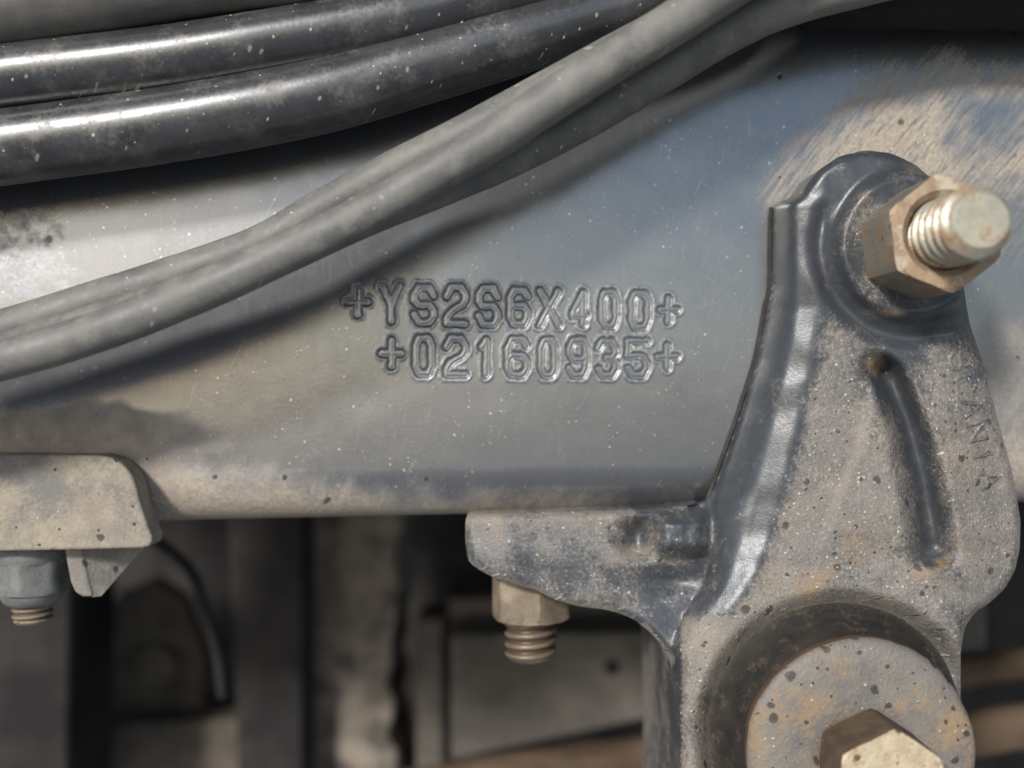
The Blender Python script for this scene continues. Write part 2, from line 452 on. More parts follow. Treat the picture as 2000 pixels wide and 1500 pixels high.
def mat_simple(name, c1, c2, rough, metal=0.0, sc=0.02, spots=None, spotcol=(0.05, 0.04, 0.03), pale=None, palecol=TAN, bump=0.3, bd=2.0,
               pale_cov=(0.5, 0.75), stretch=None, spec=0.5, sparkle=0.0, grain=0.5):
    n = NB(name)
    v = n.mp(n.pos, scale=stretch) if stretch else None
    a = n.noise(sc, 6, 0.6, v=v); f = n.noise(0.14, 4, 0.6)
    col = n.mix(n.step(a, 0.32, 0.68), c1, c2)
    ro = n.math('MULTIPLY_ADD', f, 0.2, rough - 0.1)
    vf = n.noise(0.38, 3, 0.75)
    lo = tuple(0.55 * k for k in c1); hi = tuple(min(0.8, 1.45 * k + 0.01) for k in c2)
    col = n.mix(n.step(vf, 0.53, 0.72, 0, grain), col, hi)
    col = n.mix(n.step(vf, 0.47, 0.3, 0, grain), col, lo)
    h = n.math('ADD', f, n.math('MULTIPLY', a, 0.6))
    h = n.math('ADD', h, n.math('MULTIPLY', vf, 0.5 * grain))
    if pale:
        p = n.step(n.math('ADD', n.noise(pale, 6, 0.65, v=n.mp(n.pos, loc=(70, 20, 50))), n.math('MULTIPLY', n.math('ADD', f, -0.5), 0.35)), *pale_cov)
        col = n.mix(n.math('MULTIPLY', p, 0.85), col, palecol)
        ro = n.math('ADD', ro, n.math('MULTIPLY', p, 0.25), clamp=True)
    if spots:
        s_ = n.dots(spots[0], spots[1], spots[2])
        col = n.mix(n.math('MULTIPLY', s_, 0.85), col, spotcol)
        h = n.math('SUBTRACT', h, n.math('MULTIPLY', s_, 0.7))
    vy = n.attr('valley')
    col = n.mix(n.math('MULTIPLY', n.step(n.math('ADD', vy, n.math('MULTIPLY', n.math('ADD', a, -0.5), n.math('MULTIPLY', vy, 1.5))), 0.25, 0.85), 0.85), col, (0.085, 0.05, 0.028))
    dd = n.attr('dust')
    col = n.mix(n.step(n.math('ADD', dd, n.math('MULTIPLY', n.math('ADD', f, -0.5), n.math('MINIMUM', dd, 0.8))), 0.1, 0.9), col, (0.21, 0.18, 0.145))
    if sparkle:
        k = n.dots(13, 2.6, sparkle, loc=(4, 8, 15))
        col = n.mix(n.math('MULTIPLY', k, 0.75), col, (0.62, 0.60, 0.54))  # sparkle is coloured in: pale dots for glints
        h = n.math('ADD', h, k)
    return n.done(col, ro, metal, n.bump(h, bump, bd), spec=spec)

M = {}
M['rail'] = mat_rail()
M['cast'] = mat_cast()
M['tube'] = mat_simple('glossy_black_tube', (0.028, 0.03, 0.033), (0.055, 0.056, 0.058), 0.30, 0, 0.012, spots=(26, 4.0, 0.2), spotcol=(0.34, 0.31, 0.25),
                       pale=0.014, palecol=(0.15, 0.135, 0.115), pale_cov=(0.46, 0.80), bump=0.08, spec=1.0, sparkle=0.09, grain=0.1)
M['tube_dull'] = mat_simple('dusty_black_tube', (0.09, 0.088, 0.082), (0.15, 0.14, 0.125), 0.55, 0, 0.012, spots=(40, 8.0, 0.10), spotcol=(0.33, 0.29, 0.22), bump=0.15, grain=0.25)
M['hose'] = mat_simple('grey_rubber_hose', (0.135, 0.132, 0.122), (0.195, 0.187, 0.168), 0.52, 0, 0.008, spots=(60, 9.0, 0.10), spotcol=(0.36, 0.34, 0.28),
                       pale=0.02, palecol=(0.25, 0.24, 0.205), pale_cov=(0.42, 0.72), bump=0.2, sparkle=0.07, grain=0.35)
M['nut'] = mat_simple('plated_nut_steel', (0.19, 0.183, 0.155), (0.28, 0.255, 0.20), 0.45, 0.2, 0.02, spots=(28, 6.0, 0.28), pale=0.016, palecol=(0.30, 0.20, 0.115),
                      pale_cov=(0.42, 0.62), bump=0.5, spotcol=(0.10, 0.055, 0.03))
M['nutface'] = mat_simple('rusty_nut_face', (0.30, 0.19, 0.11), (0.45, 0.335, 0.22), 0.55, 0.1, 0.03, spots=(24, 5.0, 0.3), pale=0.02, palecol=(0.58, 0.50, 0.38),
                          pale_cov=(0.48, 0.64), bump=0.4, spotcol=(0.2, 0.08, 0.04))
M['thread'] = mat_simple('plated_thread', (0.46, 0.42, 0.33), (0.60, 0.54, 0.41), 0.38, 0.45, 0.03, spots=(46, 7.0, 0.10), pale=0.016, palecol=(0.36, 0.19, 0.07),
                         pale_cov=(0.50, 0.64), bump=0.25, spotcol=(0.10, 0.07, 0.05))
M['smallnut'] = mat_simple('dusty_small_nut', (0.18, 0.14, 0.095), (0.33, 0.265, 0.185), 0.6, 0.1, 0.02, spots=(20, 3.5, 0.15), bump=0.35, sparkle=0.04)
M['smallthread'] = mat_simple('dusty_small_thread', (0.19, 0.145, 0.10), (0.28, 0.215, 0.15), 0.45, 0.35, 0.03, bump=0.25)
M['flange'] = mat_simple('dusty_flange', (0.29, 0.245, 0.195), (0.42, 0.355, 0.265), 0.75, 0, 0.016, spots=(38, 11.0, 0.42), spotcol=(0.06, 0.045, 0.04),
                         pale=0.011, palecol=(0.20, 0.195, 0.185), pale_cov=(0.42, 0.66), bump=0.6, bd=4, sparkle=0.08, grain=0.5)
M['greynut'] = mat_simple('grey_flange_nut', (0.15, 0.155, 0.15), (0.25, 0.245, 0.225), 0.6, 0.1, 0.02, spots=(28, 5.0, 0.12), spotcol=(0.40, 0.39, 0.33), bump=0.5, bd=3)
M['washer'] = mat_simple('pitted_washer', (0.185, 0.172, 0.158), (0.26, 0.23, 0.19), 0.5, 0.1, 0.02, spots=(24, 8.5, 0.5), spotcol=(0.045, 0.04, 0.036),
                         pale=0.009, palecol=(0.36, 0.25, 0.14), pale_cov=(0.48, 0.68), bump=0.6, bd=4, sparkle=0.28)
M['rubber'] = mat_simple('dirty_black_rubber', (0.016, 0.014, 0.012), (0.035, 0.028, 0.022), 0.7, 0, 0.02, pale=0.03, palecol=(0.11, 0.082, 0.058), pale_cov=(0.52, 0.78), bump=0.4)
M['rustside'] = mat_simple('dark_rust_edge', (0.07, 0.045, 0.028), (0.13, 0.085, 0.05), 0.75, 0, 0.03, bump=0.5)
M['hexhead'] = mat_simple('rusty_hex_head', (0.52, 0.40, 0.25), (0.66, 0.55, 0.38), 0.5, 0.15, 0.04, spots=(22, 6.0, 0.34), spotcol=(0.09, 0.06, 0.04), pale=0.03,
                          palecol=(0.30, 0.19, 0.10), pale_cov=(0.56, 0.72), bump=0.6, bd=4, sparkle=0.10)
M['dark'] = mat_simple('dark_underbody', (0.022, 0.021, 0.021), (0.05, 0.045, 0.041), 0.7, 0, 0.004, bump=0.2, spec=0.12)
M['dustbg'] = mat_simple('dusty_underbody', (0.14, 0.119, 0.097), (0.31, 0.262, 0.212), 0.85, 0, 0.006, pale=0.006, palecol=(0.06, 0.057, 0.055), pale_cov=(0.48, 0.66), bump=0.4, bd=8, spec=0.12)
M['dimbg'] = mat_simple('dim_dusty_metal', (0.10, 0.083, 0.067), (0.18, 0.15, 0.12), 0.85, 0, 0.006, bump=0.4, bd=8, spec=0.12)
M['panelbg'] = mat_simple('dusty_panel', (0.10, 0.088, 0.075), (0.17, 0.148, 0.124), 0.8, 0, 0.004, bump=0.2, bd=6, spec=0.12)
M['rustbg'] = mat_simple('rusty_pipe', (0.06, 0.04, 0.026), (0.17, 0.12, 0.08), 0.75, 0, 0.006, stretch=(0.3, 1, 1), bump=0.4, bd=6, spec=0.12)
M['ground'] = mat_simple('concrete_ground', (0.18, 0.185, 0.195), (0.25, 0.255, 0.265), 0.9, 0, 0.0005, bump=0.2, bd=20)
M['body'] = mat_simple('underbody_paint', (0.018, 0.018, 0.02), (0.03, 0.03, 0.03), 0.6, 0, 0.002, bump=0.1, spec=0.12)

# ------------------------------------------------------------------ setting: ground, added shade body above the rail
g = 300.0
V = [(-g, -g, -0.75), (g, -g, -0.75), (g, g, -0.75), (-g, g, -0.75)]
tag(obj('ground', V, [(0, 1, 2, 3)], M['ground']), kind='structure')

# ------------------------------------------------------------------ stamped characters: strokes in a unit cell (x right, y down)
o8 = [(0, .22), (.22, 0), (.78, 0), (1, .22), (1, .78), (.78, 1), (.22, 1), (0, .78), (0, .22)]
GL = {
    '+': [[(.5, 0), (.5, 1)], [(0, .5), (1, .5)]],
    'Y': [[(0, 0), (.5, .5), (.5, 1)], [(1, 0), (.5, .5)]],
    'S': [[(1, .24), (.76, 0), (.24, 0), (0, .2), (0, .36), (.2, .5), (.78, .5), (1, .66), (1, .82), (.78, 1), (.24, 1), (0, .76)]],
    '2': [[(0, .25), (.22, 0), (.78, 0), (1, .2), (1, .36), (.8, .5), (.25, .66), (0, .85), (0, 1), (1, 1)]],
    '6': [[(1, .2), (.78, 0), (.22, 0), (0, .22), (0, .8), (.22, 1), (.78, 1), (1, .8), (1, .62), (.8, .46), (.2, .46), (0, .6)]],
    'X': [[(0, 0), (1, 1)], [(1, 0), (0, 1)]],
    '4': [[(.78, 1), (.78, 0), (0, .66), (0, .72), (1, .72)]],
    '0': [o8],
    '1': [[(.1, .2), (.75, 0), (.75, 1)]],
    '9': [[(0, .8), (.22, 1), (.78, 1), (1, .78), (1, .2), (.78, 0), (.22, 0), (0, .2), (0, .4), (.22, .56), (.78, .56), (1, .45)]],
    '3': [[(0, .2), (.22, 0), (.78, 0), (1, .2), (1, .34), (.78, .48), (.5, .48)], [(.78, .48), (1, .64), (1, .8), (.78, 1), (.22, 1), (0, .8)]],
    '5': [[(1, 0), (0, 0), (0, .44), (.76, .44), (1, .62), (1, .8), (.78, 1), (.22, 1), (0, .8)]],
    'C': [[(1, .22), (.78, 0), (.22, 0), (0, .22), (0, .78), (.22, 1), (.78, 1), (1, .78)]],
    'A': [[(0, 1), (.5, 0), (1, 1)], [(.22, .62), (.78, .62)]],
    'N': [[(0, 1), (0, 0), (1, 1), (1, 0)]],
    'I': [[(.5, 0), (.5, 1)]],
}
CH = [('+', 671, 555, 727, 624), ('Y', 737, 550, 790, 637), ('S', 799, 552, 856, 639), ('2', 863, 552, 918, 641), ('S', 925, 553, 981, 643),
      ('6', 987, 557, 1039, 643), ('X', 1045, 559, 1100, 644), ('4', 1109, 562, 1154, 643), ('0', 1166, 562, 1212, 646), ('0', 1224, 564, 1275, 648),
      ('+', 1280, 573, 1332, 637),
      ('+', 736, 655, 793, 725), ('0', 802, 651, 852, 739), ('2', 862, 651, 918, 741), ('1', 930, 655, 962, 741), ('6', 982, 653, 1038, 742),
      ('0', 1047, 655, 1093, 742), ('9', 1103, 655, 1154, 742), ('3', 1159, 657, 1212, 742), ('5', 1217, 657, 1273, 742), ('+', 1276, 665, 1331, 728)]
HW = 9.5   # half width of a stroke

# ------------------------------------------------------------------ the chassis rail: face, bend and lower flange in one sheet, stamped characters cut out of it
def build_rail():
    fx = np.arange(655, 1348, 1.6); fy = np.arange(540, 756, 1.6)
    xs = np.concatenate([np.arange(-900, 655, 9.0), fx, np.arange(1350, 2900, 9.0)])
    ys = np.concatenate([np.arange(-900, 540, 12.0), fy, np.arange(758, 925, 8.0)])
    # arc: bend of radius 95 then flange running back
    rb = 95.0
    ang = np.linspace(0, math.pi / 2, 18)[1:]
    nb = len(ang)
    X, Y = np.meshgrid(xs, ys)
    depth = np.zeros_like(X); rim = np.zeros_like(X); who = np.full(X.shape, -1)
    dist = np.full(X.shape, 1e9)
    wx = X + (fbm(X / 11, Y / 11, 3, 3) - 0.5) * 4.0
    wy = Y + (fbm(X / 11, Y / 11, 8, 3) - 0.5) * 4.0
    for k, (ch, x0, y0, x1, y1) in enumerate(CH):
        x0 += HW; y0 += HW; x1 -= HW; y1 -= HW
        m = (X > x0 - 40) & (X < x1 + 40) & (Y > y0 - 40) & (Y < y1 + 40)
        dd = np.full(m.sum(), 1e9)
        for st in GL[ch]:
            P = [(x0 + a * (x1 - x0), y0 + b * (y1 - y0)) for a, b in st]
            dd = np.minimum(dd, seg_dist(wx[m], wy[m], P))
        old = dist[m]
        w_ = who[m]; w_[dd < old] = k; who[m] = w_
        dist[m] = np.minimum(old, dd)
    vary = 0.75 + 0.5 * fbm(X / 70, Y / 70, 5, 2)
    t = dist / HW
    groove = 2.7 * vary * (1 - smooth((t - 0.60) / 0.42)) - 0.5 * vary * np.exp(-(t / 0.2) ** 2)
    burr = 0.45 * np.exp(-((dist - HW - 3.2) / 2.6) ** 2) * (0.3 + 1.4 * fbm(X / 14, Y / 14, 21, 3))
    H = -groove + burr + 1.2 * (fbm(X / 120, Y / 120, 2, 3) - 0.5)
    rim = np.exp(-((dist - HW - 1.5) / 4.6) ** 2) * (0.45 + 0.9 * fbm(X / 30, Y / 30, 15, 3))
    rim = np.maximum(rim, 0.55 * np.exp(-(dist / 22) ** 2) * (fbm(X / 40, Y / 40, 33, 3) > 0.5) * (dist > HW))
    grime = 0.9 * np.exp(-((dist - HW * 0.80) / 2.4) ** 2) * (0.4 + 0.9 * fbm(X / 25, Y / 25, 66, 3))
    who[dist > HW + 0.8] = -1
    # bottom edge slopes a little: bend starts at ystart(x)
    tilt = (X[0] - 1000) * -0.022
    n0, nx = X.shape
    Yt = Y + tilt[None] * smooth((Y - 760) / 165)
    P = np.stack([(X - 1000) * S, -H * S, (750 - Yt) * S], -1)
    rows = [P[i] for i in range(n0)]
    yb = Yt[-1]
    for a in ang:
        rows.append(np.stack([(xs - 1000) * S, (rb * (1 - math.cos(a))) * S + 0 * xs, (750 - (yb + rb * math.sin(a))) * S], -1))
    for back in (200, 400, 700):
        rows.append(np.stack([(xs - 1000) * S, back * S + 0 * xs, (750 - (yb + rb)) * S], -1))
    A = np.stack(rows)
    nr = len(A)
    pxx = A[..., 0] / S + 1000; pyy = 750 - A[..., 2] / S
    # dust where the photo has it
    n1 = fbm(pxx / 60, pyy / 60, 40, 4); n2 = fbm(pxx / 160, pyy / 160, 44, 4)
    edge = np.interp(pxx, [0, 280, 420, 600, 800, 1000, 1150, 1300], [800, 860, 905, 925, 946, 956, 964, 984])
    dust = 1.15 * smooth((pyy - edge + 40 + (n1 - .5) * 40) / 130) * np.interp(pxx, [300, 900, 1150, 1300], [1.15, 1.05, .95, .45])
    brown = smooth((pyy - 768 - (n1 - .5) * 60) / 70) * smooth((475 - pxx + (n2 - .5) * 200) / 260) * (pyy < 980)
    brown = np.maximum(brown, 0.8 * np.exp(-((pxx - 330) / 110) ** 2 - ((pyy - 850) / 34) ** 2))
    poly = [(1520, 400), (1545, 330), (1580, 285), (1640, 235), (1700, 178), (1745, 160), (1790, 178), (1850, 128), (1868, 200), (1872, 270),
            (1915, 300), (1960, 275), (2100, 200), (2100, 376), (1880, 376), (1840, 420), (1560, 420)]
    ins = inside(pxx + (n1 - .5) * 30, pyy + (n2 - .5) * 24, poly)
    dd = seg_dist(pxx, pyy, poly, True)
    up = np.where(ins, 0.55 + 0.5 * smooth(dd / 80), 0.55 * (1 - smooth(dd / 75)))
    up *= (pxx > 1430)
    right = smooth((pxx - 1880) / 60) * smooth((pyy - 540) / 140) * (0.6 + 0.35 * smooth((pyy - 800) / 150))
    strip = 0.75 * np.exp(-((pyy - 165) / 38) ** 2) * smooth((pxx - 1850) / 60)
    mid = 0.42 * smooth((pxx - 1860) / 60) * np.exp(-((pyy - 450) / 80) ** 2)
    dust = np.maximum.reduce([dust, up, right, strip, mid])
    pale = smooth((220 - pxx + (n1 - .5) * 160) / 170) * smooth((pyy - 385) / 40) * smooth((640 - pyy) / 60) * 0.5
    pale = np.maximum(pale, 0.18 * np.exp(-((pxx - 1010) / 330) ** 2 - ((pyy - 560) / 150) ** 2))
    RIM = np.zeros((nr, nx)); RIM[:n0] = rim
    GRM = np.zeros((nr, nx)); GRM[:n0] = np.clip(grime, 0, 1)
    # analytic normals
    du = np.gradient(A, axis=1); dv = np.gradient(A, axis=0)
    N = np.cross(du, dv); N /= np.linalg.norm(N, axis=2)[..., None]
    if N[3, 3, 1] > 0: N = -N
    F = grid_faces(nx, nr)
    WH = np.full((nr, nx), -1); WH[:n0] = who
    wf = WH.reshape(-1)[F]
    fw = np.where((wf >= 0).sum(1) >= 3, wf.max(1), -1)
    r = root('chassis_rail', 'dark grey painted steel chassis rail stamped with two rows of characters', 'chassis rail', (0, 0, 0))
    Vf = A.reshape(-1, 3); Nf = N.reshape(-1, 3)
    at = {'dust': dust.reshape(-1), 'brown': brown.reshape(-1), 'pale': pale.reshape(-1), 'rim': RIM.reshape(-1), 'grime': GRM.reshape(-1), 'streak': (smooth((pxx - 1400) / 60) * smooth((600 - pyy) / 100)).reshape(-1)}
    e = Vf[F[0][1]] - Vf[F[0][0]]; e2 = Vf[F[0][2]] - Vf[F[0][1]]
    if np.cross(e, e2)[1] > 0: F = F[:, ::-1]
    for k in range(-1, len(CH)):
        sel = F[fw == k]
        if not len(sel): continue
        used, inv = np.unique(sel, return_inverse=True)
        o = obj('rail_web' if k < 0 else 'stamped_character', Vf[used], inv.reshape(-1, 4), M['rail'], r, sharp=None, attrs={a: b[used] for a, b in at.items()})
        o.data.normals_split_custom_set_from_vertices(Nf[used].tolist())
        if k >= 0:
            nm = {'+': 'plus sign'}.get(CH[k][0], 'character ' + CH[k][0])
            o['label'] = 'stamped %s in the %s row' % (nm, 'upper' if k < 11 else 'lower')
    return r
build_rail()

# ------------------------------------------------------------------ tubes and hoses over the rail
def hose(name, pts, m, label, cat, group=None, wob=0.05, seed=0, flat=1.0):
    c = catmull(pts, 14)
    P = W(c[:, 0], c[:, 1], c[:, 2]); R = real(c[:, 3], c[:, 2])
    V, F = tube(P, R, 40, wob, seed, flat)
    o = obj(name, V, F, m, origin_at=tuple(P[len(P) // 2]))
    return tag(o, label, cat, group)

G1 = 'black tubes along the top of the rail'
hose('black_tube', [(-400, 60, 170, 78), (0, 17, 170, 78), (250, -21, 170, 76), (450, -52, 170, 74), (700, -72, 170, 72), (1000, -110, 170, 72), (1500, -190, 170, 70)],
     M['tube_dull'], 'dull dusty black tube running along the very top edge, above two glossy ones', 'tube', G1, 0.03, 1)
hose('black_tube', [(-400, 214, 170, 62), (0, 153, 165, 62), (350, 110, 160, 61), (700, 50, 155, 59), (900, 6, 150, 57), (1150, -60, 150, 56), (1350, -130, 150, 56), (1400, -300, 150, 56)],
     M['tube'], 'glossy black tube between the dull top tube and the thicker lower one', 'tube', G1, 0.025, 2)
hose('black_tube', [(-400, 342, 150, 73), (0, 288, 145, 73), (300, 247, 140, 73), (600, 192, 135, 73), (850, 124, 130, 70), (1100, 50, 130, 64), (1300, -12, 130, 60), (1390, -60, 130, 60), (1440, -140, 130, 60), (1450, -300, 130, 60)],
     M['tube'], 'thickest glossy black tube, lowest of three, with a long white highlight', 'tube', G1, 0.02, 3)
G2 = 'grey rubber hoses crossing the rail'
hose('rubber_hose', [(-400, 805, 300, 40), (0, 705, 300, 40), (200, 645, 300, 40), (400, 566, 302, 40), (560, 492, 304, 40), (700, 425, 305, 40), (830, 350, 305, 40), (960, 275, 305, 41), (1040, 221, 305, 41), (1100, 181, 305, 42), (1160, 142, 305, 42), (1230, 98, 305, 42), (1300, 55, 305, 43), (1400, -10, 305, 44), (1600, -140, 305, 44)],
     M['hose'], 'foremost grey rubber hose crossing diagonally in front of the other two', 'hose', G2, 0.05, 4)
hose('rubber_hose', [(-400, 755, 215, 40), (0, 644, 196, 38), (190, 585, 190, 38), (330, 541, 190, 38), (500, 482, 190, 38), (620, 414, 190, 38), (760, 337, 190, 38), (900, 268, 215, 39), (1040, 194, 215, 40),
                     (1200, 108, 215, 41), (1400, 0, 215, 41), (1600, -110, 215, 41)],
     M['hose'], 'grey rubber hose peeking out above the foremost hose at lower left', 'hose', G2, 0.05, 5)
hose('rubber_hose', [(-400, 775, 230, 40), (0, 690, 232, 40), (400, 560, 235, 40), (700, 430, 238, 38), (860, 365, 225, 39), (1000, 303, 215, 41), (1160, 220, 210, 42), (1300, 133, 210, 43), (1420, 60, 210, 44), (1520, 14, 210, 44), (1640, -22, 210, 44), (1900, -82, 210, 44)],
     M['hose'], 'pale grey rubber hose emerging below the foremost hose toward upper right', 'hose', G2, 0.05, 6)

# ------------------------------------------------------------------ cast bracket on the right
YF = [380, 400, 560, 600, 700, 800, 900, 975, 1050, 1100, 1150, 1200, 1260, 1350, 1500, 1700]
XF = [1535, 1509, 1506, 1497, 1478, 1447, 1412, 1385, 1385, 1378, 1368, 1335, 1312, 1314, 1318, 1318]
XC = [1570, 1556, 1560, 1566, 1547, 1526, 1502, 1484, 1466, 1446, 1418, 1384, 1352, 1346, 1346, 1346]
OUT = [(1509, 402), (1530, 390), (1560, 382), (1580, 355), (1605, 327), (1640, 305), (1690, 293), (1740, 299), (1790, 322), (1830, 360), (1862, 420), (1878, 490), (1882, 560),
       (1892, 625), (1906, 670), (1925, 722), (1944, 800), (1957, 850), (1974, 910), (1986, 965), (1993, 1020), (1992, 1070), (1984, 1110), (1964, 1148), (1935, 1176),
       (1903, 1196), (1884, 1225), (1877, 1270), (1876, 1320), (1876, 1400), (1874, 1700), (1318, 1700), (1318, 1500), (1314, 1350), (1311, 1290), (1290, 1255), (1262, 1228),
       (1228, 1204), (1190, 1191), (1130, 1184), (1085, 1172), (1040, 1150), (1005, 1142), (960, 1126), (928, 1108), (914, 1096), (909, 1060), (908, 1012), (915, 1004),
       (1050, 1001), (1250, 995), (1340, 988), (1375, 982), (1385, 975), (1412, 900), (1447, 800), (1478, 700), (1497, 600), (1506, 560), (1507, 480)]
NUTC = (1782, 478); WC = (1682, 1473)

def bracket_height(x, y):
    xf = np.interp(y, YF, XF); xc = np.interp(y, YF, XC)
    body = np.interp(y, [380, 560, 800, 1100, 1300, 1500], [140, 130, 128, 128, 138, 140]) - 38 * smooth((x - 1830) / 150)
    low = np.interp(y, [380, 950, 1010, 1180, 1260, 1500], [8, 8, 44, 50, 70, 70])
    t = (x - xf) / (xc - xf)
    tc = np.clip(t, 0, 1); u = x - xc
    prof = 1 - (1 - tc) * (0.22 + 0.78 * (1 - tc))
    um = np.clip(u, 0, 46)
    ramp = 0.38 * np.where(um < 24, um, 24 + (um - 24) - (um - 24) ** 2 / 44)
    H = low + (body - 13 - low) * prof * smooth(tc * 6) + ramp
    # nut pad with a lip, valley round it
    r = np.hypot((x - NUTC[0]), (y - NUTC[1]))
    H += 30 * (1 - smooth((r - 128) / 34)) + 6 * np.exp(-((r - 138) / 14) ** 2)
    H -= 16 * np.exp(-((r - 182) / 17) ** 2) * smooth((1800 - x) / 80 + (y - 560) / 80) * (x > xc)
    # groove
    gl = [(1733, 728), (1770, 820), (1800, 930), (1826, 1085)]
    d = seg_dist(x, y, gl)
    wv = np.interp(y, [700, 900, 1100], [38, 56, 62])
    H -= 64 * (1 - smooth(d / wv)) * smooth((1125 - y) / 60)
    H -= 24 * np.exp(-(((x - 1710) / 27) ** 4 + ((y - 716) / 25) ** 4))
    # faint mould step running down from the groove's top
    sx = np.interp(y, [700, 840, 1010, 1100], [1705, 1690, 1622, 1590])
    H += 5 * np.tanh((x - sx) / 6) * smooth((y - 740) / 60) * smooth((1090 - y) / 60)
    # seat of the bush
    r2 = np.hypot(x - 1645, y - 1448)
    H -= 70 * smooth((304 - r2) / 62) * smooth((x - 1330) / 60)
    # arm under the rail: lug and hollow
    lug = smooth((x - 1262) / 44) * smooth((1404 - x) / 50) * smooth((y - 996) / 30) * smooth((1102 - y) / 44)
    H += 46 * lug + 5 * lug * (fbm(x / 12, y / 26, 57, 2) - .5)
    H -= 46 * np.exp(-(((x - 1243) / 30) ** 2 + ((y - 1052) / 36) ** 4))
    H -= 20 * np.exp(-(((x - 1310) / 60) ** 2 + ((y - 1135) / 22) ** 2))
    H -= 14 * smooth((1000 - x) / 90)
    H += 7 * (fbm(x / 90, y / 90, 51, 2) - .5) + 2.2 * (fbm(x / 24, y / 24, 54, 2) - .5) * smooth((t - 1.1) / 0.5)
    return H

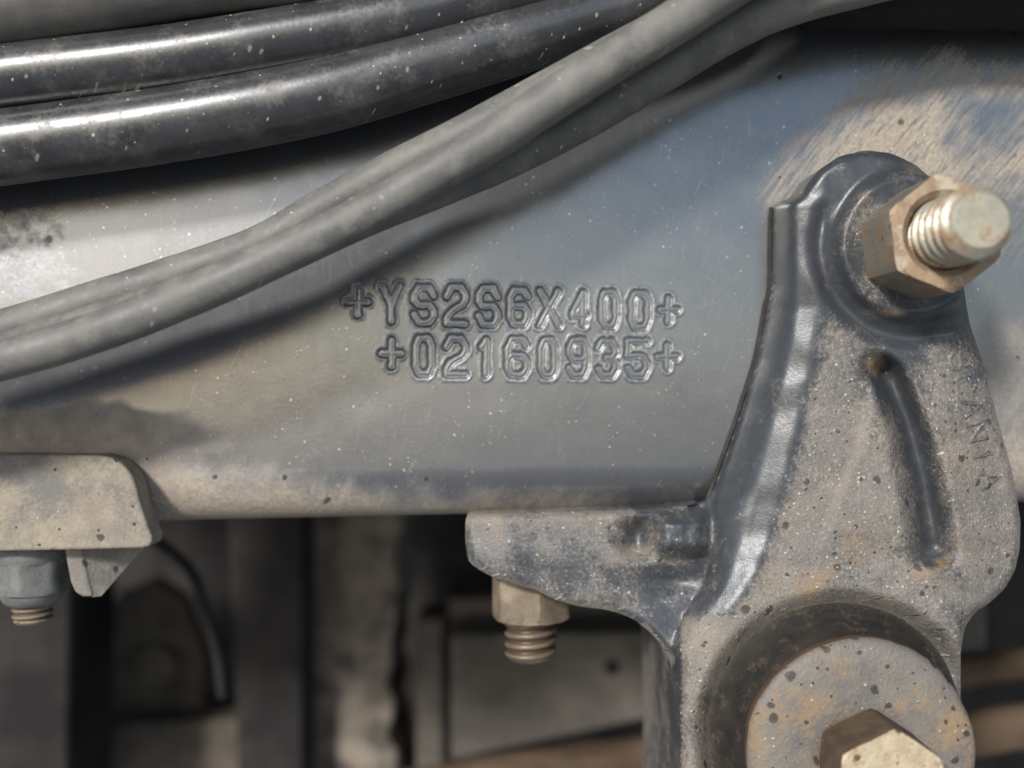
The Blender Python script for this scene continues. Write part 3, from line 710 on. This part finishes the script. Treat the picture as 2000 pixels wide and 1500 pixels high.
def build_bracket():
    o = np.array(OUT, float)
    pts = []
    for a, b in zip(o, np.roll(o, -1, 0)):
        L = np.hypot(*(b - a)); n = max(1, int(L / 8))
        for j in range(n): pts.append(a + (b - a) * j / n)
    pts = np.array(pts)
    for _ in range(2): pts = 0.5 * pts + 0.25 * (np.roll(pts, 1, 0) + np.roll(pts, -1, 0))
    nb = len(pts)
    # raggedness of the cast outline
    pts += (np.stack([fbm(pts[:, 0] / 20, pts[:, 1] / 20, 61, 3), fbm(pts[:, 0] / 20, pts[:, 1] / 20, 67, 3)], -1) - .5) * 2
    st = 6.0
    gx, gy = np.meshgrid(np.arange(900, 2000, st), np.arange(288, 1700, st))
    gx = gx + (np.arange(gx.shape[0]) % 2)[:, None] * st / 2
    gx = gx.ravel(); gy = gy.ravel()
    m = inside(gx, gy, pts)
    gx, gy = gx[m], gy[m]
    d = seg_dist(gx, gy, pts, True)
    m = d > 3.2
    gx, gy, d = gx[m], gy[m], d[m]
    allp = np.concatenate([pts, np.stack([gx, gy], -1)])
    dd = np.concatenate([np.zeros(nb), d])
    e = [(i, (i + 1) % nb) for i in range(nb)]
    vo, eo, fo, *_ = mgeo.delaunay_2d_cdt([Vector(p) for p in allp], e, [], 1, 1e-4)
    P = np.array([tuple(v) for v in vo])
    dd = seg_dist(P[:, 0], P[:, 1], pts, True)
    H = bracket_height(P[:, 0], P[:, 1])
    xf = np.interp(P[:, 1], YF, XF); xc = np.interp(P[:, 1], YF, XC)
    wall = ((P[:, 0] - xf) / (xc - xf) < 0.5) & (P[:, 1] < 990) & (P[:, 1] > 405)
    H = H - np.where(wall, 0, 16 * (1 - np.clip(dd / 15, 0, 1)) ** 2)
    over = (P[:, 1] < 985)
    H = np.maximum(H, np.where(over, 5, -60))
    V = W(P[:, 0], P[:, 1], H)
    F = []
    for f in fo:
        a, b, c = P[f[0]], P[f[1]], P[f[2]]
        F.append(tuple(f) if np.cross(b - a, c - a) < 0 else tuple(f[::-1]))
    # rim -> side walls
    from collections import Counter
    cnt = Counter()
    for f in F:
        for i in range(len(f)): cnt[(f[i], f[(i + 1) % len(f)])] += 1
    V = list(map(tuple, V)); back = {}
    def bk(i):
        if i not in back:
            x, y, z = V[i]
            hb = 4.0 if P[i, 1] < 984 else -390.0
            back[i] = len(V); V.append((x, -hb * S, z))
        return back[i]
    for (i, j) in [k for k in cnt if (k[1], k[0]) not in cnt]:
        F.append((i, bk(i), bk(j), j)[::-1])
    n = len(V); V = np.array(V)
    PP = np.zeros((n, 2)); PP[:len(P)] = P
    for i, k in back.items(): PP[k] = P[i]
    x, y = PP[:, 0], PP[:, 1]
    xf = np.interp(y, YF, XF); xc = np.interp(y, YF, XC)
    t = (x - xf) / (xc - xf)
    n1 = fbm(x / 50, y / 50, 70, 4)
    dust = 0.35 + 0.45 * smooth((y - 560) / 320) + 0.0 * x
    dust = dust * smooth((x - xc - 22) / 46) - 0.22 * (x < xc + 22) * (t > 0.55)
    r = np.hypot(x - NUTC[0], y - NUTC[1])
    dust -= 0.35 * np.exp(-((r - 175) / 40) ** 2)
    dust = np.where((y < 400), np.minimum(dust, 0.18), dust)
    dg = seg_dist(x, y, [(1740, 735), (1775, 820), (1806, 930), (1826, 1085)])
    dust -= 0.72 * np.exp(-(dg / 38) ** 2)
    arm = (x < 1400) & (y > 985)
    dust = np.where(arm, 0.46 - 0.26 * smooth((x - 1120) / 200) + 0.35 * np.exp(-((y - 1005) / 22) ** 2) * (x < 1240), dust)
    dust = dust + 0.7 * np.exp(-(((x - 1235) / 32) ** 2 + ((y - 1082) / 14) ** 2)) + 0.5 * np.exp(-(((x - 1320) / 50) ** 2 + ((y - 1096) / 9) ** 2))
    bot = seg_dist(x, y, [(910, 1096), (960, 1126), (1040, 1150), (1130, 1184), (1190, 1191), (1262, 1228), (1311, 1290)])
    dust = np.maximum(dust, 0.95 * np.exp(-(bot / 10) ** 2))
    dust[len(P):] = np.where(PP[len(P):, 1] > 1200, 0.7, 0.25)
    dust = np.maximum(dust, 0.75 * smooth((y - 1170) / 60) * (x > 1330))
    rust = 0.9 * np.exp(-(((x - 1706) / 24) ** 2 + ((y - 714) / 26) ** 2)) + 0.75 * np.exp(-(((x - 1805) / 50) ** 2 + ((y - 1118) / 18) ** 2)) \
        + 0.6 * np.exp(-(((x - 1845) / 22) ** 2 + ((y - 1098) / 16) ** 2)) + 0.55 * np.exp(-(((x - 1665) / 60) ** 2 + ((y - 1060) / 75) ** 2)) + 0.4 * np.exp(-(((x - 1590) / 40) ** 2 + ((y - 1130) / 40) ** 2)) + 0.35 * np.exp(-(((x - 1640) / 50) ** 2 + ((y - 640) / 30) ** 2)) \
        + 0.5 * np.exp(-(((x - 1735) / 60) ** 2 + ((y - 612) / 16) ** 2)) + 0.45 * np.exp(-(((x - 1575) / 60) ** 2 + ((y - 1160) / 40) ** 2))
    loc = tuple(W(1650, 900, 0))
    rt = root('cast_bracket', 'dusty dark cast metal bracket with long groove and raised letters, bolted over the rail', 'bracket', loc)
    obj('bracket_casting', V, F, M['cast'], rt, sharp=60, attrs={'dust': dust, 'rust': rust})
    # dark tube standing in for the shaded gap between the bracket and the rail
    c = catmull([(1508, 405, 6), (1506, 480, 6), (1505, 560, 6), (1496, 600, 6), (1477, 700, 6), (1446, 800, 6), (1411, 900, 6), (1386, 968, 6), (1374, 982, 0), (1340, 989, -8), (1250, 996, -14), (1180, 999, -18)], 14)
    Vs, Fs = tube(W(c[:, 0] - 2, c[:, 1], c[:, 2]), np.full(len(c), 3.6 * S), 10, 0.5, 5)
    obj('gap_shade_strip', Vs, Fs, M['rubber'], rt, sharp=None)
    # raised letters reading downwards along the right edge
    p0 = np.array([1852, 692.]); step = np.array([11.5, 46.5])
    for i, ch in enumerate('SCANIA'):
        c = p0 + step * i
        down = step / np.linalg.norm(step); rightv = np.array([down[1], -down[0]])   # letter tops point right
        Vl, Fl = [], []
        wdt, hgt = 32, 37
        for stq in GL[ch]:
            q = []
            for a, b in stq: q.append(c + down * (a * wdt) + rightv * ((1 - b) * hgt))
            q = np.array(q); fin = []
            for a, b in zip(q[:-1], q[1:]):
                n = max(2, int(np.hypot(*(b - a)) / 5))
                fin += [a + (b - a) * j / n for j in range(n)]
            fin.append(q[-1]); fin = np.array(fin)
            h = bracket_height(fin[:, 0], fin[:, 1])
            Pq = W(fin[:, 0], fin[:, 1], h - 0.3)
            v, f = tube(Pq, np.full(len(Pq), 4.6 * S), 8, 0.5, 7 + i, 0.62)
            Fl += [tuple(k + len(Vl) for k in ff) for ff in f]; Vl += v.tolist()
        nl = len(Vl)
        lo = obj('raised_letter', Vl, Fl, M['cast'], rt, sharp=60, attrs={'dust': np.full(nl, 0.55), 'rust': np.zeros(nl)})
        lo['label'] = 'raised cast letter %s' % ch
    return rt
build_bracket()

# ------------------------------------------------------------------ upper bolt: nut and threaded end pointing at the viewer
AX = (0, -1, 0)
c0 = W(1779, 479, 158)
bolt = root('stud_bolt', 'rust stained hex nut on a long threaded stud pointing out near the bracket top', 'bolt', tuple(c0))
Rn = 121 * S * (DCAM - 300) / DCAM
V, F = hexnut(c0, AX, math.radians(38), Rn, 142 * S, 62 * S, seed=3)
nut = obj('nut', V, F, M['nut'], bolt, sharp=28)
nut.data.materials.append(M['nutface'])
for p in nut.data.polygons:
    if p.normal.y < -0.45: p.material_index = 1
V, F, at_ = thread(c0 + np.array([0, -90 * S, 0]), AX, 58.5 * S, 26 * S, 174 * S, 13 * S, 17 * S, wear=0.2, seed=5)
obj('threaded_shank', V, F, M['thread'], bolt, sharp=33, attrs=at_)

# ------------------------------------------------------------------ bush, washer and hex head bolt at the bottom
cw = W(WC[0], WC[1], 0); 
def at(h, c=WC, hp=225): 
    p = W(c[0], c[1], hp); p[1] = -h * S; return p
V, F = lathe([(244 * S, 0), (243 * S, 66 * S), (238 * S, 82 * S), (228 * S, 98 * S), (214 * S, 112 * S), (206 * S, 140 * S), (196 * S, 165 * S), (188 * S, 190 * S), (60 * S, 192 * S)], at(0), AX, 96,
             wob=lambda th, r, z, k: (r * (1 + 0.02 * (fbm(np.cos(th) * 4 + 8, np.sin(th) * 4 + k * .6, 80) - .5)), z))
ob = obj('rubber_bush', V, F, M['rubber'], attrs={'dust': np.repeat([0.6, 0.55, 0.4, 0.2, 0.05, 0, 0, 0, 0], 96)}, origin_at=tuple(at(60)))
tag(ob, 'dark dirty rubber bush under the big pitted washer', 'bush')
V, F = lathe([(60 * S, 0), (188 * S, 0), (196 * S, 4 * S), (199 * S, 22 * S), (198 * S, 29 * S), (194 * S, 34 * S), (186 * S, 38 * S), (150 * S, 39 * S), (96 * S, 39 * S), (60 * S, 35 * S), (58 * S, 0)], at(193), AX, 120,
             wob=lambda th, r, z, k: (r * (1 + 0.03 * (fbm(np.cos(th) * 2.2 + 8, np.sin(th) * 2.2, 90) - .5) + 0.022 * (fbm(np.cos(th) * 12 + 8, np.sin(th) * 12, 93) - .5)), z))
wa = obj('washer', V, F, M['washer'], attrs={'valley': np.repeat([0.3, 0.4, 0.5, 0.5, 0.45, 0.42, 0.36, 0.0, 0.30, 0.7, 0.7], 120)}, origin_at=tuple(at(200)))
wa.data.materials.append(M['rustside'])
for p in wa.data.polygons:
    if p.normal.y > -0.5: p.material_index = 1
tag(wa, 'thick round pitted steel washer with orange rust at its rim', 'washer')
ch = W(1694, 1487, 226); ch[1] = -215 * S  # foot of the head, just inside the washer
hb = root('hex_bolt', 'rusty hex bolt head with bright worn face inside the large washer', 'bolt', tuple(ch))
V, F = hexnut(ch, AX, math.radians(27), 116 * S * (DCAM - 330) / DCAM, 120 * S, 10 * S, cap=True, rc=0.93, seed=9)
hd = obj('bolt_head', V, F, M['hexhead'], hb, sharp=28)
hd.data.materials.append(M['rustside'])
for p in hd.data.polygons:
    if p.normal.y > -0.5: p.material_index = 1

# ------------------------------------------------------------------ small nut and bolt end under the arm
DN = (0, 0, -1)
cs = W(1036, 1120, -90)
sb = root('small_bolt', 'small dusty hex nut and bolt end hanging under the bracket arm', 'bolt', tuple(cs))
V, F = hexnut(cs, DN, math.radians(18), 84 * S, 90 * S, 50 * S, seed=13)
obj('nut', V, F, M['smallnut'], sb, sharp=28)
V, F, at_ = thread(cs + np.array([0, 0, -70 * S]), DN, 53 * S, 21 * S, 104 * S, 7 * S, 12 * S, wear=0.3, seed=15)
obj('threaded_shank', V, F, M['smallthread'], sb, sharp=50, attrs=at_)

# ------------------------------------------------------------------ flange plate at lower left with its tab, nut and bolt
lf = root('flange_plate', 'tan dust covered metal flange plate with rounded corner at lower left of rail', 'plate', tuple(W(150, 980, 0)))
ol = [(-300, 886), (60, 888), (150, 889), (190, 889), (215, 894), (236, 905), (252, 921), (262, 940), (268, 962), (276, 992), (288, 1026), (297, 1048), (297, 1060), (290, 1068), (276, 1071), (150, 1074), (0, 1077), (-300, 1083)]
V, F = prism(ol, 66, 6)
obj('face_plate', V, F, M['flange'], lf, sharp=40, bevel=9)
V, F = prism([(122, 1060), (160, 1060), (166, 1100), (182, 1166), (160, 1166), (146, 1158), (137, 1138)], 18, -6)
obj('gusset_edge', V, F, M['flange'], lf, sharp=40, bevel=6)
q = np.array([(160, 1060, 14), (166, 1100, 14), (182, 1166, 14), (198, 1164, 2), (264, 1088, -40), (290, 1060, -60)], float)
A = W(q[:, 0], q[:, 1], q[:, 2]); B = A + np.array([-30 * S, 25 * S, 0]); n6 = len(q)
obj('gusset_face', np.concatenate([A, B]), [tuple(range(n6))[::-1], tuple(range(n6, 2 * n6))] + [(i, (i + 1) % n6, n6 + (i + 1) % n6, n6 + i) for i in range(n6)], M['flange'], lf, sharp=40)
cl = W(64, 1060, -40)
lb = root('flange_bolt', 'grey rounded lock nut and bolt end beneath the tan flange plate', 'bolt', tuple(cl))
V, F = lathe([(66 * S, 0), (70 * S, 8 * S), (70 * S, 26 * S), (66 * S, 36 * S)], cl, DN, 72)
obj('collar', V, F, M['greynut'], lb)
V, F = hexnut(cl + np.array([0, 0, -30 * S]), DN, math.radians(30), 74 * S, 66 * S, 40 * S, seed=23, rnd=0.12)
obj('nut', V, F, M['greynut'], lb, sharp=28)
V, F = lathe([(62 * S, 0), (60 * S, 10 * S), (54 * S, 22 * S), (44 * S, 30 * S), (36 * S, 32 * S)], cl + np.array([0, 0, -92 * S]), DN, 72)
obj('nut_crown', V, F, M['greynut'], lb)
V, F, at_ = thread(cl + np.array([0, 0, -100 * S]), DN, 38 * S, 13 * S, 58 * S, 5 * S, 7 * S, wear=0.3, seed=25)
obj('threaded_shank', V, F, M['smallnut'], lb, sharp=50, attrs=at_)

# ------------------------------------------------------------------ under the rail, far back
def bgprism(name, ol, hf, hb, m, label, cat, bevel=20, group=None):
    V, F = prism(ol, hf, hb)
    c = np.mean(V, 0)
    o = obj(name, V, F, m, sharp=40, bevel=bevel, origin_at=tuple(c))
    return tag(o, label, cat, group)

V = W(np.array([-2500, 4500, 4500, -2500]), np.array([2600, 2600, -200, -200]), np.array([-3200.] * 4))
tag(obj('back_wall', V, [(0, 1, 2, 3)], M['dark']), kind='structure')

def wav(pts, s, amp=16):
    p = []
    for a, b in zip(pts[:-1], pts[1:]):
        for j in range(10):
            q = np.array(a, float) + (np.array(b, float) - a) * j / 10
            p.append((q[0] + (fbm(q[1] / 60, 3.3, s) - .5) * 2 * amp, q[1]))
    return p + [pts[-1]]
bgprism('support_column', [(600, 900), (600, 1640)] + wav([(778, 1640), (770, 1300), (775, 900)], 3, 40), -1900, -2500, M['dustbg'],
        'blurred brown dusty column with a ragged right edge behind the rail', 'column')
bgprism('support_rail', [(812, 1210), (866, 1210), (866, 1640), (812, 1640)], -2000, -2300, M['panelbg'], 'blurred narrow upright strip beside the ragged column', 'strip')
bx = bgprism('inner_box', [(872, 1170), (1400, 1170), (1400, 1218), (872, 1224)], -2100, -2700, M['panelbg'], 'blurred dusty ledge above the dark slot in the background', 'ledge')
pr = root('cover_panel', 'blurred grey brown cover panel with a dark round hole below the small bolt', 'panel', tuple(W(1060, 1340, -1000)))
V, F = prism([(880, 1242), (1420, 1236), (1420, 1372), (1240, 1410), (1060, 1448), (880, 1486)], -1700, -2000)
obj('panel_face', V, F, M['panelbg'], pr, bevel=14)
hc = W(1195, 1303, -1698)
V, F = lathe([(27 * S, 0), (29 * S, 6 * S), (25 * S, 5 * S), (20 * S, 2 * S), (1 * S, 1 * S)], hc, AX, 32)
obj('hole', V, F, M['body'], pr)
c = catmull([(760, 1555, -1300, 42), (1000, 1512, -1300, 42), (1260, 1482, -1300, 42), (1500, 1450, -1300, 42)], 8)
V, F = tube(W(c[:, 0], c[:, 1], c[:, 2]), real(c[:, 3], c[:, 2]), 28, 0.1, 9)
tag(obj('rusty_rod', V, F, M['rustbg'], origin_at=tuple(W(1000, 1510, -1300))), 'blurred rusty brown rod along the bottom edge under the cover panel', 'rod')
# left side
hp = root('hanger_plate', 'blurred dim brown hanger plate hanging behind the lower left flange', 'plate', tuple(W(300, 1270, -800)))
V, F = prism([(228, 1160), (300, 1130), (360, 1170), (400, 1290), (395, 1392), (300, 1400), (188, 1392), (176, 1290)], -2300, -2400)
obj('plate', V, F, M['dimbg'], hp, bevel=20)
V, F = hexnut(W(312, 1300, -2300), AX, 0.3, 105 * S, 60 * S, 30 * S, cap=True, seed=31)
obj('boss', V, F, M['dimbg'], hp, sharp=30)
c = catmull([(280, 1040, -820, 11), (330, 1075, -840, 11), (375, 1120, -900, 11), (400, 1190, -940, 11), (425, 1280, -960, 11), (436, 1360, -960, 11)], 8)
V, F = tube(W(c[:, 0], c[:, 1], c[:, 2]), real(c[:, 3], c[:, 2]), 20, 0.05, 9)
tag(obj('thin_cable', V, F, M['dark'], origin_at=tuple(W(400, 1190, -940))), 'blurred thin grey cable dropping from behind the flange plate', 'cable')
bgprism('dark_post', [(-300, 1000), (140, 1000), (130, 1640), (-300, 1640)], -1500, -1900, M['dark'], 'blurred dark blue post at the lower left corner', 'post')
bgprism('floor_block', [(140, 1420), (590, 1400), (590, 1680), (140, 1680)], -2100, -2500, M['dimbg'], 'blurred dim grey block low between dark post and column', 'block')
bgprism('dark_upright', [(440, 960), (592, 960), (592, 1640), (470, 1640)], -1700, -2000, M['dark'], 'blurred black upright just left of the ragged column', 'post')
# right side: pipes behind the bracket
bgprism('pale_bracket', [(1880, 1170), (1932, 1170), (1932, 1275), (1860, 1275)], -1000, -1160, M['panelbg'], 'blurred pale tab between bracket and rusty pipes at right', 'tab')
G3 = 'rusty pipes at lower right'
for (y0, y1, r, h, lab) in ((1318, 1296, 30, -1000, 'blurred brown rusty pipe, upper of two at lower right'), (1440, 1418, 44, -950, 'blurred brown rusty pipe, lower of two at lower right')):
    c = catmull([(1700, y0 + 10, h, r), (1850, y0, h, r), (2000, y1, h, r), (2300, y1 - 30, h, r)], 6)
    V, F = tube(W(c[:, 0], c[:, 1], c[:, 2]), real(c[:, 3], c[:, 2]), 28, 0.1, 12)
    tag(obj('rusty_pipe', V, F, M['rustbg'], origin_at=tuple(W(1950, y0, h))), lab, 'pipe', G3)

# unseen truck underside and ledge, added and shaped to darken the rail's upper part
def box(x0, x1, y0, y1, z0, z1):
    return ([(x, y, z) for x in (x0, x1) for y in (y0, y1) for z in (z0, z1)], [(0, 1, 3, 2), (4, 6, 7, 5), (0, 4, 5, 1), (2, 3, 7, 6), (0, 2, 6, 4), (1, 5, 7, 3)])
V, F = box(-0.35, 0.42, -0.062, 0.4, 0.094, 0.34)
v2, f2 = box(0.052, 0.418, -0.0225, -0.001, 0.0667, 0.0925)
V = V + v2; F = F + [tuple(k + 8 for k in f) for f in f2]
tag(obj('unseen_shade_body', V, F, M['body'], bevel=60), kind='structure')
